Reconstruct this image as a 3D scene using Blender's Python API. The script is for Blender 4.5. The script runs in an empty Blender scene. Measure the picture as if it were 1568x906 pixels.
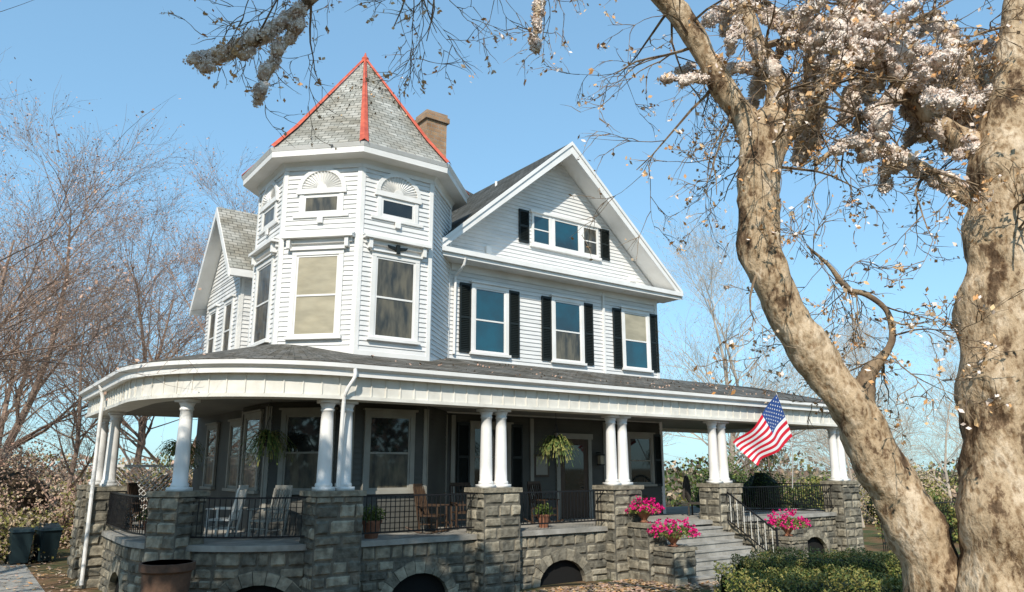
import bpy, math, random
from mathutils import Vector, noise
R=random.Random(7)
scene=bpy.context.scene
# ------------------------------------------------------------------ materials
def base(name):
    m=bpy.data.materials.new(name); m.use_nodes=True
    nt=m.node_tree; b=nt.nodes['Principled BSDF']; return m,nt,b
def M(name,c1,c2=None,scale=4,rough=.8,bump=0,bscale=30,spec=.3,metal=0,coat=0,lo=.35,hi=.65,detail=6,stretch=None,trans=False):
    m,nt,b=base(name)
    b.inputs['Roughness'].default_value=rough
    b.inputs['Specular IOR Level'].default_value=spec
    b.inputs['Metallic'].default_value=metal
    b.inputs['Coat Weight'].default_value=coat
    b.inputs['Coat Roughness'].default_value=.03
    b.inputs['Base Color'].default_value=(*c1,1)
    tc=nt.nodes.new('ShaderNodeTexCoord'); src=tc.outputs['Object']
    if stretch:
        mp=nt.nodes.new('ShaderNodeMapping'); mp.inputs['Scale'].default_value=stretch
        nt.links.new(src,mp.inputs[0]); src=mp.outputs[0]
    if c2:
        n=nt.nodes.new('ShaderNodeTexNoise'); n.inputs['Scale'].default_value=scale; n.inputs['Detail'].default_value=detail
        nt.links.new(src,n.inputs['Vector'])
        r=nt.nodes.new('ShaderNodeValToRGB'); r.color_ramp.elements[0].position=lo; r.color_ramp.elements[1].position=hi
        r.color_ramp.elements[0].color=(*c1,1); r.color_ramp.elements[1].color=(*c2,1)
        nt.links.new(n.outputs['Fac'],r.inputs[0]); nt.links.new(r.outputs[0],b.inputs['Base Color'])
    if bump:
        n=nt.nodes.new('ShaderNodeTexNoise'); n.inputs['Scale'].default_value=bscale; n.inputs['Detail'].default_value=8
        nt.links.new(src,n.inputs['Vector'])
        bp=nt.nodes.new('ShaderNodeBump'); bp.inputs['Strength'].default_value=bump; bp.inputs['Distance'].default_value=.03
        nt.links.new(n.outputs['Fac'],bp.inputs['Height']); nt.links.new(bp.outputs[0],b.inputs['Normal'])
    return m
def shingle(name,c1,c2,c3,stain):
    m,nt,b=base(name); b.inputs['Roughness'].default_value=.9; b.inputs['Specular IOR Level'].default_value=.2
    uv=nt.nodes.new('ShaderNodeUVMap')
    br=nt.nodes.new('ShaderNodeTexBrick'); br.inputs['Scale'].default_value=1
    br.inputs['Brick Width'].default_value=.28; br.inputs['Row Height'].default_value=.15; br.inputs['Mortar Size'].default_value=.011
    br.inputs['Color1'].default_value=(*c1,1); br.inputs['Color2'].default_value=(*c2,1); br.inputs['Mortar'].default_value=(*c3,1)
    nt.links.new(uv.outputs[0],br.inputs['Vector'])
    n=nt.nodes.new('ShaderNodeTexNoise'); n.inputs['Scale'].default_value=1.3; n.inputs['Detail'].default_value=8
    nt.links.new(uv.outputs[0],n.inputs['Vector'])
    r=nt.nodes.new('ShaderNodeValToRGB'); r.color_ramp.elements[0].position=.35; r.color_ramp.elements[1].position=.68
    r.color_ramp.elements[0].color=(*stain,1); r.color_ramp.elements[1].color=(1,1,1,1)
    nt.links.new(n.outputs['Fac'],r.inputs[0])
    mx=nt.nodes.new('ShaderNodeMix'); mx.data_type='RGBA'; mx.blend_type='MULTIPLY'; mx.inputs[0].default_value=1
    nt.links.new(br.outputs['Color'],mx.inputs[6]); nt.links.new(r.outputs[0],mx.inputs[7])
    nt.links.new(mx.outputs[2],b.inputs['Base Color'])
    bp=nt.nodes.new('ShaderNodeBump'); bp.inputs['Strength'].default_value=.6; bp.inputs['Distance'].default_value=.02; bp.invert=True
    nt.links.new(br.outputs['Fac'],bp.inputs['Height']); nt.links.new(bp.outputs[0],b.inputs['Normal'])
    return m
def bark(name,a,b_,c,scale=2.2):
    m,nt,b=base(name); b.inputs['Roughness'].default_value=.85; b.inputs['Specular IOR Level'].default_value=.2
    tc=nt.nodes.new('ShaderNodeTexCoord')
    mp=nt.nodes.new('ShaderNodeMapping'); mp.inputs['Scale'].default_value=(1,1,.6); nt.links.new(tc.outputs['Object'],mp.inputs[0])
    n=nt.nodes.new('ShaderNodeTexNoise'); n.inputs['Scale'].default_value=scale; n.inputs['Detail'].default_value=10; n.inputs['Roughness'].default_value=.68
    nt.links.new(mp.outputs[0],n.inputs['Vector'])
    r=nt.nodes.new('ShaderNodeValToRGB'); e=r.color_ramp.elements
    e[0].position=.37; e[0].color=(b_[0]*.55,b_[1]*.55,b_[2]*.55,1); e[1].position=.64; e[1].color=(*c,1)
    k=e.new(.425); k.color=(*b_,1); k=e.new(.46); k.color=(a[0]*.8,a[1]*.78,a[2]*.75,1); k=e.new(.54); k.color=(*a,1)
    nt.links.new(n.outputs['Fac'],r.inputs[0])
    n3=nt.nodes.new('ShaderNodeTexNoise'); n3.inputs['Scale'].default_value=18; n3.inputs['Detail'].default_value=8
    nt.links.new(mp.outputs[0],n3.inputs['Vector'])
    r3=nt.nodes.new('ShaderNodeValToRGB'); r3.color_ramp.elements[0].position=.34; r3.color_ramp.elements[1].position=.52
    r3.color_ramp.elements[0].color=(.52,.45,.38,1)
    nt.links.new(n3.outputs['Fac'],r3.inputs[0])
    mx=nt.nodes.new('ShaderNodeMix'); mx.data_type='RGBA'; mx.blend_type='MULTIPLY'; mx.inputs[0].default_value=1
    nt.links.new(r.outputs[0],mx.inputs[6]); nt.links.new(r3.outputs[0],mx.inputs[7]); nt.links.new(mx.outputs[2],b.inputs['Base Color'])
    n2=nt.nodes.new('ShaderNodeTexNoise'); n2.inputs['Scale'].default_value=9; n2.inputs['Detail'].default_value=10
    nt.links.new(mp.outputs[0],n2.inputs['Vector'])
    ad=nt.nodes.new('ShaderNodeMath'); ad.operation='ADD'; nt.links.new(n2.outputs['Fac'],ad.inputs[0]); nt.links.new(n.outputs['Fac'],ad.inputs[1])
    bp=nt.nodes.new('ShaderNodeBump'); bp.inputs['Strength'].default_value=.9; bp.inputs['Distance'].default_value=.07
    nt.links.new(ad.outputs[0],bp.inputs['Height']); nt.links.new(bp.outputs[0],b.inputs['Normal'])
    return m
WHITE=M('white_paint',(.82,.81,.79),(.73,.72,.69),scale=1.5,rough=.5,bump=.05)
SIDE=M('white_siding',(.75,.745,.73),(.65,.65,.64),scale=1.2,rough=.55,stretch=(1,1,4))
SIDEG=M('grey_siding',(.10,.098,.085),(.07,.07,.062),scale=1.2,rough=.6)  # grey paint, lowered further to put the porch shade into the colour
FRZ=M('cream_frieze',(.76,.74,.68),(.64,.62,.56),scale=2.5,rough=.55)
TRIM2=M('cream_trim',(.32,.31,.27),(.26,.25,.22),scale=2,rough=.55)  # first-floor trim colour, darkened to carry the shade under the porch
CEIL=M('porch_ceiling',(.22,.215,.19),(.17,.165,.15),scale=2,rough=.6)  # ceiling colour lowered as well, porch shade painted in
BLACK=M('black_shutter_paint',(.012,.016,.015),rough=.45)
IRON=M('black_iron',(.02,.02,.022),rough=.4,metal=.4)
GL_D=M('window_glass_dark',(.010,.013,.014),(.025,.028,.026),scale=1.5,rough=.03,spec=.5,coat=.4)
GL_B=M('window_glass_skytint',(.006,.07,.105),(.012,.03,.04),scale=.9,rough=.03,spec=.6,coat=.6)  # blue base colour paints the sky reflection into the panes
GL_C=M('window_cream_blind',(.44,.385,.27),(.33,.29,.20),scale=1.6,rough=.5,coat=.7,stretch=(1,1,3))
GL_G=M('window_olive_curtain',(.14,.12,.08),(.03,.03,.025),scale=2.2,rough=.4,coat=.7,stretch=(2.5,2.5,.7))
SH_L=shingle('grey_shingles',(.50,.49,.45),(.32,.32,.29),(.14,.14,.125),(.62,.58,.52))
SH_D=shingle('shaded_shingles',(.13,.135,.13),(.08,.085,.08),(.035,.035,.035),(.5,.48,.42))  # shaded copy of the grey shingles, roof shadow painted into the colour
SH_P=shingle('porch_shingles',(.22,.21,.19),(.12,.12,.11),(.045,.045,.045),(.5,.45,.38))
RED=M('red_ridge_metal',(.60,.13,.07),(.42,.08,.045),scale=5,rough=.5)
BRICK=shingle('tan_brick',(.50,.33,.20),(.38,.23,.14),(.38,.34,.29),(.6,.55,.5))
STONES=[M('stone_%d'%i,c,tuple(x*.5 for x in c),scale=6,rough=.95,bump=1.0,bscale=14,spec=.15) for i,c in enumerate([(.33,.295,.225),(.23,.21,.165),(.41,.37,.285),(.17,.16,.13)])]
MORT=M('mortar',(.17,.155,.125),(.09,.085,.07),scale=6,rough=1,bump=.5)
CONC=M('concrete',(.38,.365,.33),(.24,.23,.205),scale=2.5,rough=.95,bump=.4,bscale=25)
DARK=M('painted_dark_void',(.01,.01,.01),rough=1)
BARK=bark('sycamore_bark',(.50,.38,.25),(.17,.11,.065),(.64,.52,.38),3.0)
BARK2=M('twig_bark',(.13,.09,.06),(.30,.22,.14),scale=6,rough=.9,bump=.5)
FLUFF=M('blossom_cream',(.80,.71,.63),(.34,.22,.16),scale=9,rough=.95,bump=.9,bscale=30,lo=.44,hi=.68)
PETAL=M('blossom_petal',(.86,.79,.74),(.74,.60,.52),scale=5,rough=.8)
LEAFO=M('leaf_orange',(.58,.27,.09),(.68,.48,.26),scale=3,rough=.7)
GREEN=M('leaf_green',(.05,.09,.02),(.10,.14,.03),scale=4,rough=.6)
GREEN2=M('leaf_yellowgreen',(.20,.20,.05),(.29,.25,.08),scale=3,rough=.6)
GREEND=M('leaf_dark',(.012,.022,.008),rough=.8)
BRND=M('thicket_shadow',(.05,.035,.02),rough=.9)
PINK=M('petal_magenta',(.68,.01,.20),(.50,.005,.12),scale=8,rough=.6)
TWR=M('twig_redbrown',(.22,.15,.115),(.36,.26,.20),scale=1,rough=.9)
TWG=M('twig_hazed_pale',(.40,.34,.28),(.50,.43,.35),scale=1,rough=.9)  # distant haze painted in as a paler twig colour
LFR=M('leaf_russet',(.46,.28,.21),(.54,.37,.28),scale=.6,rough=.8)
LFP=M('leaf_palebrown',(.50,.41,.29),(.44,.31,.20),scale=.6,rough=.8)
TERRA=M('terracotta',(.30,.13,.075),(.22,.10,.06),scale=8,rough=.8)
BARR=M('weathered_clay',(.13,.075,.05),(.08,.05,.035),scale=6,rough=.85,bump=.4)
WOODD=M('dark_wood',(.05,.03,.02),(.08,.05,.03),scale=12,rough=.5,stretch=(1,1,.2))
WICK=M('dark_wicker',(.04,.035,.03),(.07,.06,.05),scale=40,rough=.8,bump=.5)
BINM=M('dark_plastic',(.015,.03,.035),rough=.5)
# ------------------------------------------------------------------ mesh builder
class MB:
    def __init__(s): s.v=[]; s.f=[]; s.m=[]; s.mats=[]
    def mi(s,mat):
        if mat not in s.mats: s.mats.append(mat)
        return s.mats.index(mat)
    def face(s,pts,mat):
        b=len(s.v); s.v.extend([tuple(p) for p in pts]); s.f.append(tuple(range(b,b+len(pts)))); s.m.append(s.mi(mat))
    def hexa(s,c,mat):
        b=len(s.v); s.v.extend([tuple(p) for p in c]); k=s.mi(mat)
        for q in ((0,3,2,1),(4,5,6,7),(0,1,5,4),(1,2,6,5),(2,3,7,6),(3,0,4,7)):
            s.f.append(tuple(b+i for i in q)); s.m.append(k)
    def box(s,x0,x1,y0,y1,z0,z1,mat):
        s.hexa([(x0,y0,z0),(x1,y0,z0),(x1,y1,z0),(x0,y1,z0),(x0,y0,z1),(x1,y0,z1),(x1,y1,z1),(x0,y1,z1)],mat)
    def bar(s,p,q,w,h,mat):
        p=Vector(p);q=Vector(q);d=(q-p).normalized(); up=Vector((0,0,1)) if abs(d.z)<.95 else Vector((1,0,0))
        a=d.cross(up).normalized()*w/2; b=a.cross(d).normalized()*h/2
        s.hexa([p-a-b,p+a-b,p+a+b,p-a+b,q-a-b,q+a-b,q+a+b,q-a+b],mat)
    def tube(s,pts,rad,seg,mat,dis=0,cap=False):
        k=s.mi(mat); n=len(pts); b=len(s.v); prev=None
        for i in range(n):
            p=Vector(pts[i]); d=(Vector(pts[min(i+1,n-1)])-Vector(pts[max(i-1,0)]))
            if d.length<1e-6: d=Vector((0,0,1))
            d.normalize()
            if prev is None:
                a=d.cross(Vector((0,0,1))) if abs(d.z)<.9 else d.cross(Vector((1,0,0)))
            else: a=prev-d*prev.dot(d)
            a.normalize(); prev=a; c=d.cross(a)
            for j in range(seg):
                t=2*math.pi*j/seg; o=a*math.cos(t)+c*math.sin(t); r=rad[i]
                if dis:
                    q=p+o*r
                    r*=1+dis*(noise.noise(q*1.7)*1.1+.55*noise.noise(q*5)+.25*noise.noise(q*13))
                s.v.append(tuple(p+o*r))
        for i in range(n-1):
            for j in range(seg):
                j2=(j+1)%seg
                s.f.append((b+i*seg+j,b+i*seg+j2,b+(i+1)*seg+j2,b+(i+1)*seg+j)); s.m.append(k)
        if cap:
            s.f.append(tuple(b+(n-1)*seg+j for j in range(seg))); s.m.append(k)
            s.f.append(tuple(b+j for j in reversed(range(seg)))); s.m.append(k)
    def lathe(s,cx,cy,prof,seg,mat):
        s.tube([(cx,cy,z) for r,z in prof],[r for r,z in prof],seg,mat,cap=True)
    def quad(s,c,size,mat,rg,asp=.6):
        a=Vector((rg.gauss(0,1),rg.gauss(0,1),rg.gauss(0,1))).normalized()
        b=a.cross(Vector((rg.gauss(0,1),rg.gauss(0,1),rg.gauss(0,1)))).normalized()
        a=a*size/2; b=b*size*asp/2; c=Vector(c)
        s.face([c-a,c-b,c+a,c+b],mat)
    def build(s,name,parent=None,smooth=False,uv=False,loc=None,rot=0):
        me=bpy.data.meshes.new(name); me.from_pydata(s.v,[],s.f)
        for m in s.mats: me.materials.append(m)
        me.polygons.foreach_set('material_index',s.m)
        if smooth: me.polygons.foreach_set('use_smooth',[True]*len(s.f))
        if uv:
            l=me.uv_layers.new(name='UVMap').data
            for p in me.polygons:
                n=p.normal
                u=Vector((0,0,1)).cross(n)
                if u.length<.02: u=Vector((1,0,0))
                u.normalize(); w=n.cross(u)
                for li in p.loop_indices:
                    q=me.vertices[me.loops[li].vertex_index].co
                    l[li].uv=(q.dot(u),q.dot(w))
        me.update()
        o=bpy.data.objects.new(name,me); scene.collection.objects.link(o)
        if parent: o.parent=parent
        if loc: o.location=loc
        o.rotation_euler[2]=rot
        return o
def empty(name):
    o=bpy.data.objects.new(name,None); scene.collection.objects.link(o); return o
def catmull(P,n):
    out=[]
    for i in range(len(P)-1):
        p0=P[max(i-1,0)];p1=P[i];p2=P[i+1];p3=P[min(i+2,len(P)-1)]
        for k in range(n):
            t=k/n
            out.append(tuple(.5*((2*b)+(-a+c)*t+(2*a-5*b+4*c-d)*t*t+(-a+3*b-3*c+d)*t**3) for a,b,c,d in zip(p0,p1,p2,p3)))
    out.append(tuple(P[-1])); return out
def site(L,D): return (D*.588+L*.809, D*.809-L*.588)   # street-aligned frame -> world
# ------------------------------------------------------------------ ground
def gh(x,y):
    D=.588*x+.809*y
    t=max(0,min(1,(15-D)/9)); return -.4+1.3*t*t*(3-2*t)
g=MB(); GR=M('leafy_grass',(.06,.075,.025),(.17,.10,.05),scale=.9,rough=1,bump=1,bscale=20,lo=.38,hi=.6,detail=12)
N=90; cs=[math.sinh((i/N*2-1)*4.2)/math.sinh(4.2)*600 for i in range(N+1)]
gv=[(x+12,y+12,gh(x+12,y+12)) for y in cs for x in cs]
g.v=gv; g.mi(GR)
for j in range(N):
    for i in range(N):
        a=j*(N+1)+i; g.f.append((a,a+1,a+N+2,a+N+1)); g.m.append(0)
g.build('ground',smooth=True)
p=MB(); p.box(16.3,19.7,7.5,14.0,-.45,-.37,CONC)
for k in range(5): p.box(16.3,19.7,8.6+k*1.2,8.612+k*1.2,-.371,-.3695,MORT)
p.build('front_path')
p=MB(); p.box(-1.2,2.2,12.5,60,-.45,-.385,CONC); p.build('driveway')
# ------------------------------------------------------------------ HOUSE
house=empty('victorian_house')
class F:
    def __init__(s,o,u,n): s.o=o;s.u=u;s.n=n
    def p(s,a,b,z): return (s.o[0]+s.u[0]*a+s.n[0]*b, s.o[1]+s.u[1]*a+s.n[1]*b, z)
    def box(s,mb,a0,a1,b0,b1,z0,z1,mat):
        mb.hexa([s.p(a0,b0,z0),s.p(a1,b0,z0),s.p(a1,b1,z0),s.p(a0,b1,z0),s.p(a0,b0,z1),s.p(a1,b0,z1),s.p(a1,b1,z1),s.p(a0,b1,z1)],mat)
LIP=.030; GZ=.036
def siding(mb,f,a0,a1,z0,z1,mat,lim=None,pitch=.13):
    z=z0
    while z<z1-1e-4:
        zt=min(z+pitch,z1)
        l0,l1=(a0,a1); t0,t1=(a0,a1)
        if lim: l0,l1=lim(z); t0,t1=lim(zt)
        if l1>l0:
            if t1<t0: t0=t1=(t0+t1)/2
            mb.face([f.p(l0,LIP,z),f.p(l1,LIP,z),f.p(t1,.004,zt),f.p(t0,.004,zt)],mat)
            mb.face([f.p(l0,0,z),f.p(l1,0,z),f.p(l1,LIP,z),f.p(l0,LIP,z)],mat)
        z=zt
def window(mb,gl,f,c,z0,z1,w,up,dn,trim=WHITE,cap=True,case=.13):
    a0=c-w/2;a1=c+w/2
    f.box(mb,a0,a0+case,0,.07,z0+.08,z1-case,trim); f.box(mb,a1-case,a1,0,.07,z0+.08,z1-case,trim)
    f.box(mb,a0,a1,0,.075,z1-case,z1,trim)
    if cap: f.box(mb,a0-.05,a1+.05,0,.13,z1,z1+.05,trim)
    f.box(mb,a0-.05,a1+.05,0,.13,z0,z0+.08,trim)
    i0=a0+case;i1=a1-case;b0=z0+.08;b1=z1-case;zm=(b0+b1)/2;s=.05
    f.box(mb,i0,i0+s,0,.05,b0,b1,trim); f.box(mb,i1-s,i1,0,.05,b0,b1,trim)
    f.box(mb,i0+s,i1-s,0,.05,b0,b0+.07,trim); f.box(mb,i0+s,i1-s,0,.05,b1-s,b1,trim)
    f.box(mb,i0+s,i1-s,0,.055,zm-.025,zm+.025,trim)
    for (q0,q1,m) in ((b0+.07,zm-.025,dn),(zm+.025,b1-s,up)):
        gl.face([f.p(i0+s,GZ,q0),f.p(i1-s,GZ,q0),f.p(i1-s,GZ,q1),f.p(i0+s,GZ,q1)],m)
def shutter(mb,f,c,z0,z1,w=.4):
    a0=c-w/2;a1=c+w/2
    f.box(mb,a0,a0+.05,.02,.075,z0,z1,BLACK);f.box(mb,a1-.05,a1,.02,.075,z0,z1,BLACK)
    zm=(z0+z1)/2
    for q in (z0,zm-.04,z1-.08): f.box(mb,a0+.05,a1-.05,.02,.072,q,q+.08,BLACK)
    f.box(mb,a0+.05,a1-.05,.02,.036,z0+.08,z1-.08,BLACK)
    z=z0+.1
    while z<z1-.1:
        mb.face([f.p(a0+.05,.068,z),f.p(a1-.05,.068,z),f.p(a1-.05,.04,z+.045),f.p(a0+.05,.04,z+.045)],BLACK); z+=.055
W=MB();T=MB();G=MB();RF=MB()
fr=F((0,19.03),(1,0),(0,-1))
W.box(7.7,20.48,19.04,30,-.4,8.96,SIDE)
siding(W,fr,11.2,20.5,4.2,8.75,SIDE)
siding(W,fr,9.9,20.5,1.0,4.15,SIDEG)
fr.box(T,20.38,20.52,0,.04,1,8.72,WHITE)
fr.box(T,11.5,20.38,0,.05,8.5,8.72,WHITE)
for c,u,d in ((12.95,GL_B,GL_B),(16.13,GL_B,GL_G),(19.35,GL_C,GL_B)):
    window(T,G,fr,c,5.95,8.2,1.42,u,d)
    shutter(T,fr,c-.93,6.0,8.15); shutter(T,fr,c+.93,6.0,8.15)
fr.box(T,17.72,17.80,.02,.1,4.9,8.6,WHITE)
T.tube([(11.62,18.35,8.75),(11.62,18.45,8.55),(11.62,18.93,8.3),(11.62,18.95,5.9)],[.045]*4,8,WHITE)
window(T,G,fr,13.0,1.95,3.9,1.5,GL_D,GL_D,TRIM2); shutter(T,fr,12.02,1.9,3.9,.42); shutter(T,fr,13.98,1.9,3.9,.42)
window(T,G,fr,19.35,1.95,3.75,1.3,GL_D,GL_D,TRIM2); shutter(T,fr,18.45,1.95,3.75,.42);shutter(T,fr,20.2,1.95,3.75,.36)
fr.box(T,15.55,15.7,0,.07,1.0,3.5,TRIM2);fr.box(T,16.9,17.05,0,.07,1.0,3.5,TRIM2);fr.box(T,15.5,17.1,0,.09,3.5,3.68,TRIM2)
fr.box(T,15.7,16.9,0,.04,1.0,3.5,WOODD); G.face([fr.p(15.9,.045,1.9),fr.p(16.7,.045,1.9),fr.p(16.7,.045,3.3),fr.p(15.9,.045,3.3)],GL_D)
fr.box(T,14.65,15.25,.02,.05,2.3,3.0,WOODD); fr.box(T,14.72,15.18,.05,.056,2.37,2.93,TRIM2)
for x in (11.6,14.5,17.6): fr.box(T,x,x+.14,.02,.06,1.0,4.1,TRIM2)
fr.box(T,17.28,17.34,.03,.2,3.05,3.09,BLACK); fr.box(T,17.21,17.41,.12,.32,2.98,3.02,BLACK); fr.box(T,17.24,17.38,.15,.29,2.7,2.98,GL_C); fr.box(T,17.22,17.40,.13,.31,2.66,2.70,BLACK)
cx,cy=8.85,20.11; RT=2.822
def oc(r,i,z=None):
    a=math.radians(-112.5+45*i); q=(cx+r*math.cos(a),cy+r*math.sin(a)); return q if z is None else (q[0],q[1],z)
for i in range(8):
    A=oc(RT,i);B=oc(RT,i+1); L=math.dist(A,B); u=((B[0]-A[0])/L,(B[1]-A[1])/L); n=(u[1],-u[0]); f=F(A,u,n)
    vis=i in (0,1,6,7)
    W.face([f.p(0,0,1),f.p(L,0,1),f.p(L,0,10.7),f.p(0,0,10.7)],SIDE)
    if not vis: continue
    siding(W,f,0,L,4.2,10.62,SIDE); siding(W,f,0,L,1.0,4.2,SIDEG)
    f.box(T,-.012,.10,0,.040,4.3,10.6,WHITE); f.box(T,L-.10,L+.012,0,.041,4.3,10.6,WHITE)
    f.box(T,.0,L,.0,.055,10.42,10.62,WHITE)
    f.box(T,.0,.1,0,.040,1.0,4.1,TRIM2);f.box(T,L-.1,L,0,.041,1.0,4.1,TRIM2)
    f.box(T,.1,L-.1,0,.042,5.2,5.5,WHITE)
    if i in (0,7,6):
        c=L/2
        window(T,G,f,c,5.78,8.15,1.42,GL_C if i==7 else GL_G,GL_C if i==7 else GL_G)
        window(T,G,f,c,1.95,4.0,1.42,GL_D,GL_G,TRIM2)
        f.box(T,c-.92,c+.92,0,.10,8.34,8.46,WHITE); f.box(T,c-.98,c+.98,0,.24,8.46,8.54,WHITE); f.box(T,c-1.0,c+1.0,0,.18,8.54,8.58,WHITE)
        for q in (c-.85,c+.75): f.box(T,q,q+.10,0,.18,8.2,8.46,WHITE)
        f.box(T,c-.78,c+.78,0,.07,9.06,9.14,WHITE)
        f.box(T,c-.08,c+.08,.05,.10,8.9,9.06,WHITE)
        f.box(T,c-.62,c-.5,0,.065,9.14,9.72,WHITE);f.box(T,c+.5,c+.62,0,.065,9.14,9.72,WHITE)
        f.box(T,c-.70,c+.70,0,.10,9.72,9.86,WHITE)
        f.box(T,c-.5,c-.44,0,.05,9.14,9.72,WHITE);f.box(T,c+.44,c+.5,0,.05,9.14,9.72,WHITE)
        f.box(T,c-.44,c+.44,0,.05,9.14,9.24,WHITE);f.box(T,c-.44,c+.44,0,.05,9.62,9.72,WHITE)
        G.face([f.p(c-.44,GZ,9.24),f.p(c+.44,GZ,9.24),f.p(c+.44,GZ,9.62),f.p(c-.44,GZ,9.62)],GL_G if i!=0 else GL_D)
        K=18
        for k in range(K):
            t0=math.pi*k/K;t1=math.pi*(k+1)/K
            for r0,r1,b in ((.56,.68,.09),(.0,.14,.08)):
                q=[(r0,t0),(r1,t0),(r1,t1),(r0,t1)]
                pts=[f.p(c+r*math.cos(t),b,9.87+r*.86*math.sin(t)) for r,t in q]; pb=[f.p(c+r*math.cos(t),0,9.87+r*.86*math.sin(t)) for r,t in q]
                T.hexa(pb+pts,WHITE)
            tm=(t0+t1)/2
            a_=f.p(c+.13*math.cos(t0),.032,9.87+.13*.86*math.sin(t0)); b_=f.p(c+.57*math.cos(t0),.032,9.87+.57*.86*math.sin(t0))
            c_=f.p(c+.57*math.cos(t1),.032,9.87+.57*.86*math.sin(t1)); d_=f.p(c+.13*math.cos(t1),.032,9.87+.13*.86*math.sin(t1))
            e_=f.p(c+.57*math.cos(tm),.088,9.87+.57*.86*math.sin(tm)); h_=f.p(c+.13*math.cos(tm),.06,9.87+.13*.86*math.sin(tm))
            T.face([a_,b_,e_,h_],WHITE); T.face([h_,e_,c_,d_],WHITE)
    if i==0:
        for sgn in (-1,1):
            T.hexa([f.p(c,.08,8.24),f.p(c+sgn*.26,.08,8.30),f.p(c+sgn*.30,.08,8.37),f.p(c,.08,8.34),f.p(c,.13,8.24),f.p(c+sgn*.26,.13,8.30),f.p(c+sgn*.30,.13,8.37),f.p(c,.13,8.34)],BLACK)
        f.box(T,c-.05,c+.05,.08,.17,8.16,8.40,BLACK)
RO=3.36
for i in range(8):
    j=i+1
    RF.face([oc(RO,i,10.93),oc(RO,j,10.93),oc(RO-.75,j,11.78),oc(RO-.75,i,11.78)],SH_L)
    RF.face([oc(RO-.75,i,11.78),oc(RO-.75,j,11.78),(cx,cy,15.22)],SH_L)
    T.face([oc(RO-.02,j,10.66),oc(RO-.02,i,10.66),oc(RT-.1,i,10.62),oc(RT-.1,j,10.62)],WHITE)
    T.hexa([oc(RO-.03,i,10.66),oc(RO-.03,j,10.66),oc(RO-.06,j,10.66),oc(RO-.06,i,10.66),oc(RO-.01,i,10.915),oc(RO-.01,j,10.915),oc(RO-.08,j,10.915),oc(RO-.08,i,10.915)],WHITE)
    T.hexa([oc(RO-.01,i,10.82),oc(RO-.01,j,10.82),oc(RO-.03,j,10.82),oc(RO-.03,i,10.82),oc(RO+.05,i,10.92),oc(RO+.05,j,10.92),oc(RO-.03,j,10.92),oc(RO-.03,i,10.92)],WHITE)
    T.hexa([oc(RT+.04,i,10.5),oc(RT+.04,j,10.5),oc(RT,j,10.5),oc(RT,i,10.5),oc(RT+.14,i,10.65),oc(RT+.14,j,10.65),oc(RT,j,10.65),oc(RT,i,10.65)],WHITE)
    t=Vector((-math.sin(math.radians(-112.5+45*i)),math.cos(math.radians(-112.5+45*i)),0)); w=.12
    a=Vector(oc(RO+.04,i,10.93));mid=Vector(oc(RO-.72,i,11.80));b=Vector((cx,cy,15.27))
    for a1,b1,w0,w1 in ((a,mid,w,w*.85),(mid,b,w*.85,w*.35)):
        T.face([a1-t*w0+Vector((0,0,-.015)),a1+Vector((0,0,.07)),b1+Vector((0,0,.07)),b1-t*w1+Vector((0,0,-.01))],RED); T.face([a1+Vector((0,0,.07)),a1+t*w0+Vector((0,0,-.015)),b1+t*w1+Vector((0,0,-.01)),b1+Vector((0,0,.07))],RED)
T.lathe(cx,cy,[(.10,15.15),(.12,15.25),(.05,15.32),(.02,15.45)],8,RED)
gx=15.9;hz=13.63;sl=.883
y0,y1=18.35,25.5
for sgn in (-1,1):
    xe=gx+sgn*5.32; ze=hz-5.32*sl+.08
    pts=[(gx,y0,hz),(xe,y0,ze),(xe,y1,ze),(gx,y1,hz)]
    if sgn>0: pts=pts[::-1]
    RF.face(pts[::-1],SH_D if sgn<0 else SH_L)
    T.face([(gx,y0+.02,hz-.2),(xe,y0+.02,ze-.2),(xe,y1,ze-.2),(gx,y1,hz-.2)],WHITE)
    T.hexa([(gx,y0-.01,hz-.42),(xe,y0-.01,ze-.30),(xe,y0+.03,ze-.30),(gx,y0+.03,hz-.42),(gx,y0-.01,hz-.012),(xe,y0-.01,ze-.012),(xe,y0+.03,ze-.012),(gx,y0+.03,hz-.012)],WHITE)
    T.hexa([(gx,y0-.05,hz-.12),(xe,y0-.05,ze-.12),(xe,y0-.01,ze-.12),(gx,y0-.01,hz-.12),(gx,y0-.05,hz+.02),(xe,y0-.05,ze+.02),(xe,y0-.01,ze+.02),(gx,y0-.01,hz+.02)],WHITE)
    T.box(min(xe,xe-sgn*.05),max(xe,xe-sgn*.05),y0,y1,ze-.22,ze-.01,WHITE)
fg=F((0,19.25),(1,0),(0,-1))
def lim(z):
    h=(hz-.2-z)/sl; return (gx-h,gx+h)
siding(W,fg,0,0,9.12,13.4,SIDE,lim)
W.face([(gx-5.1,19.26,8.9),(gx+5.1,19.26,8.9),(gx,19.26,13.4)],SIDE)
T.box(10.66,21.14,18.40,19.26,8.72,8.76,WHITE)
T.box(10.64,21.16,18.36,18.40,8.70,8.95,WHITE)
T.box(10.60,21.20,18.28,18.36,8.82,8.97,WHITE)
T.face([(10.7,18.38,8.955),(21.1,18.38,8.955),(21.1,19.25,9.16),(10.7,19.25,9.16)],WHITE)
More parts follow.
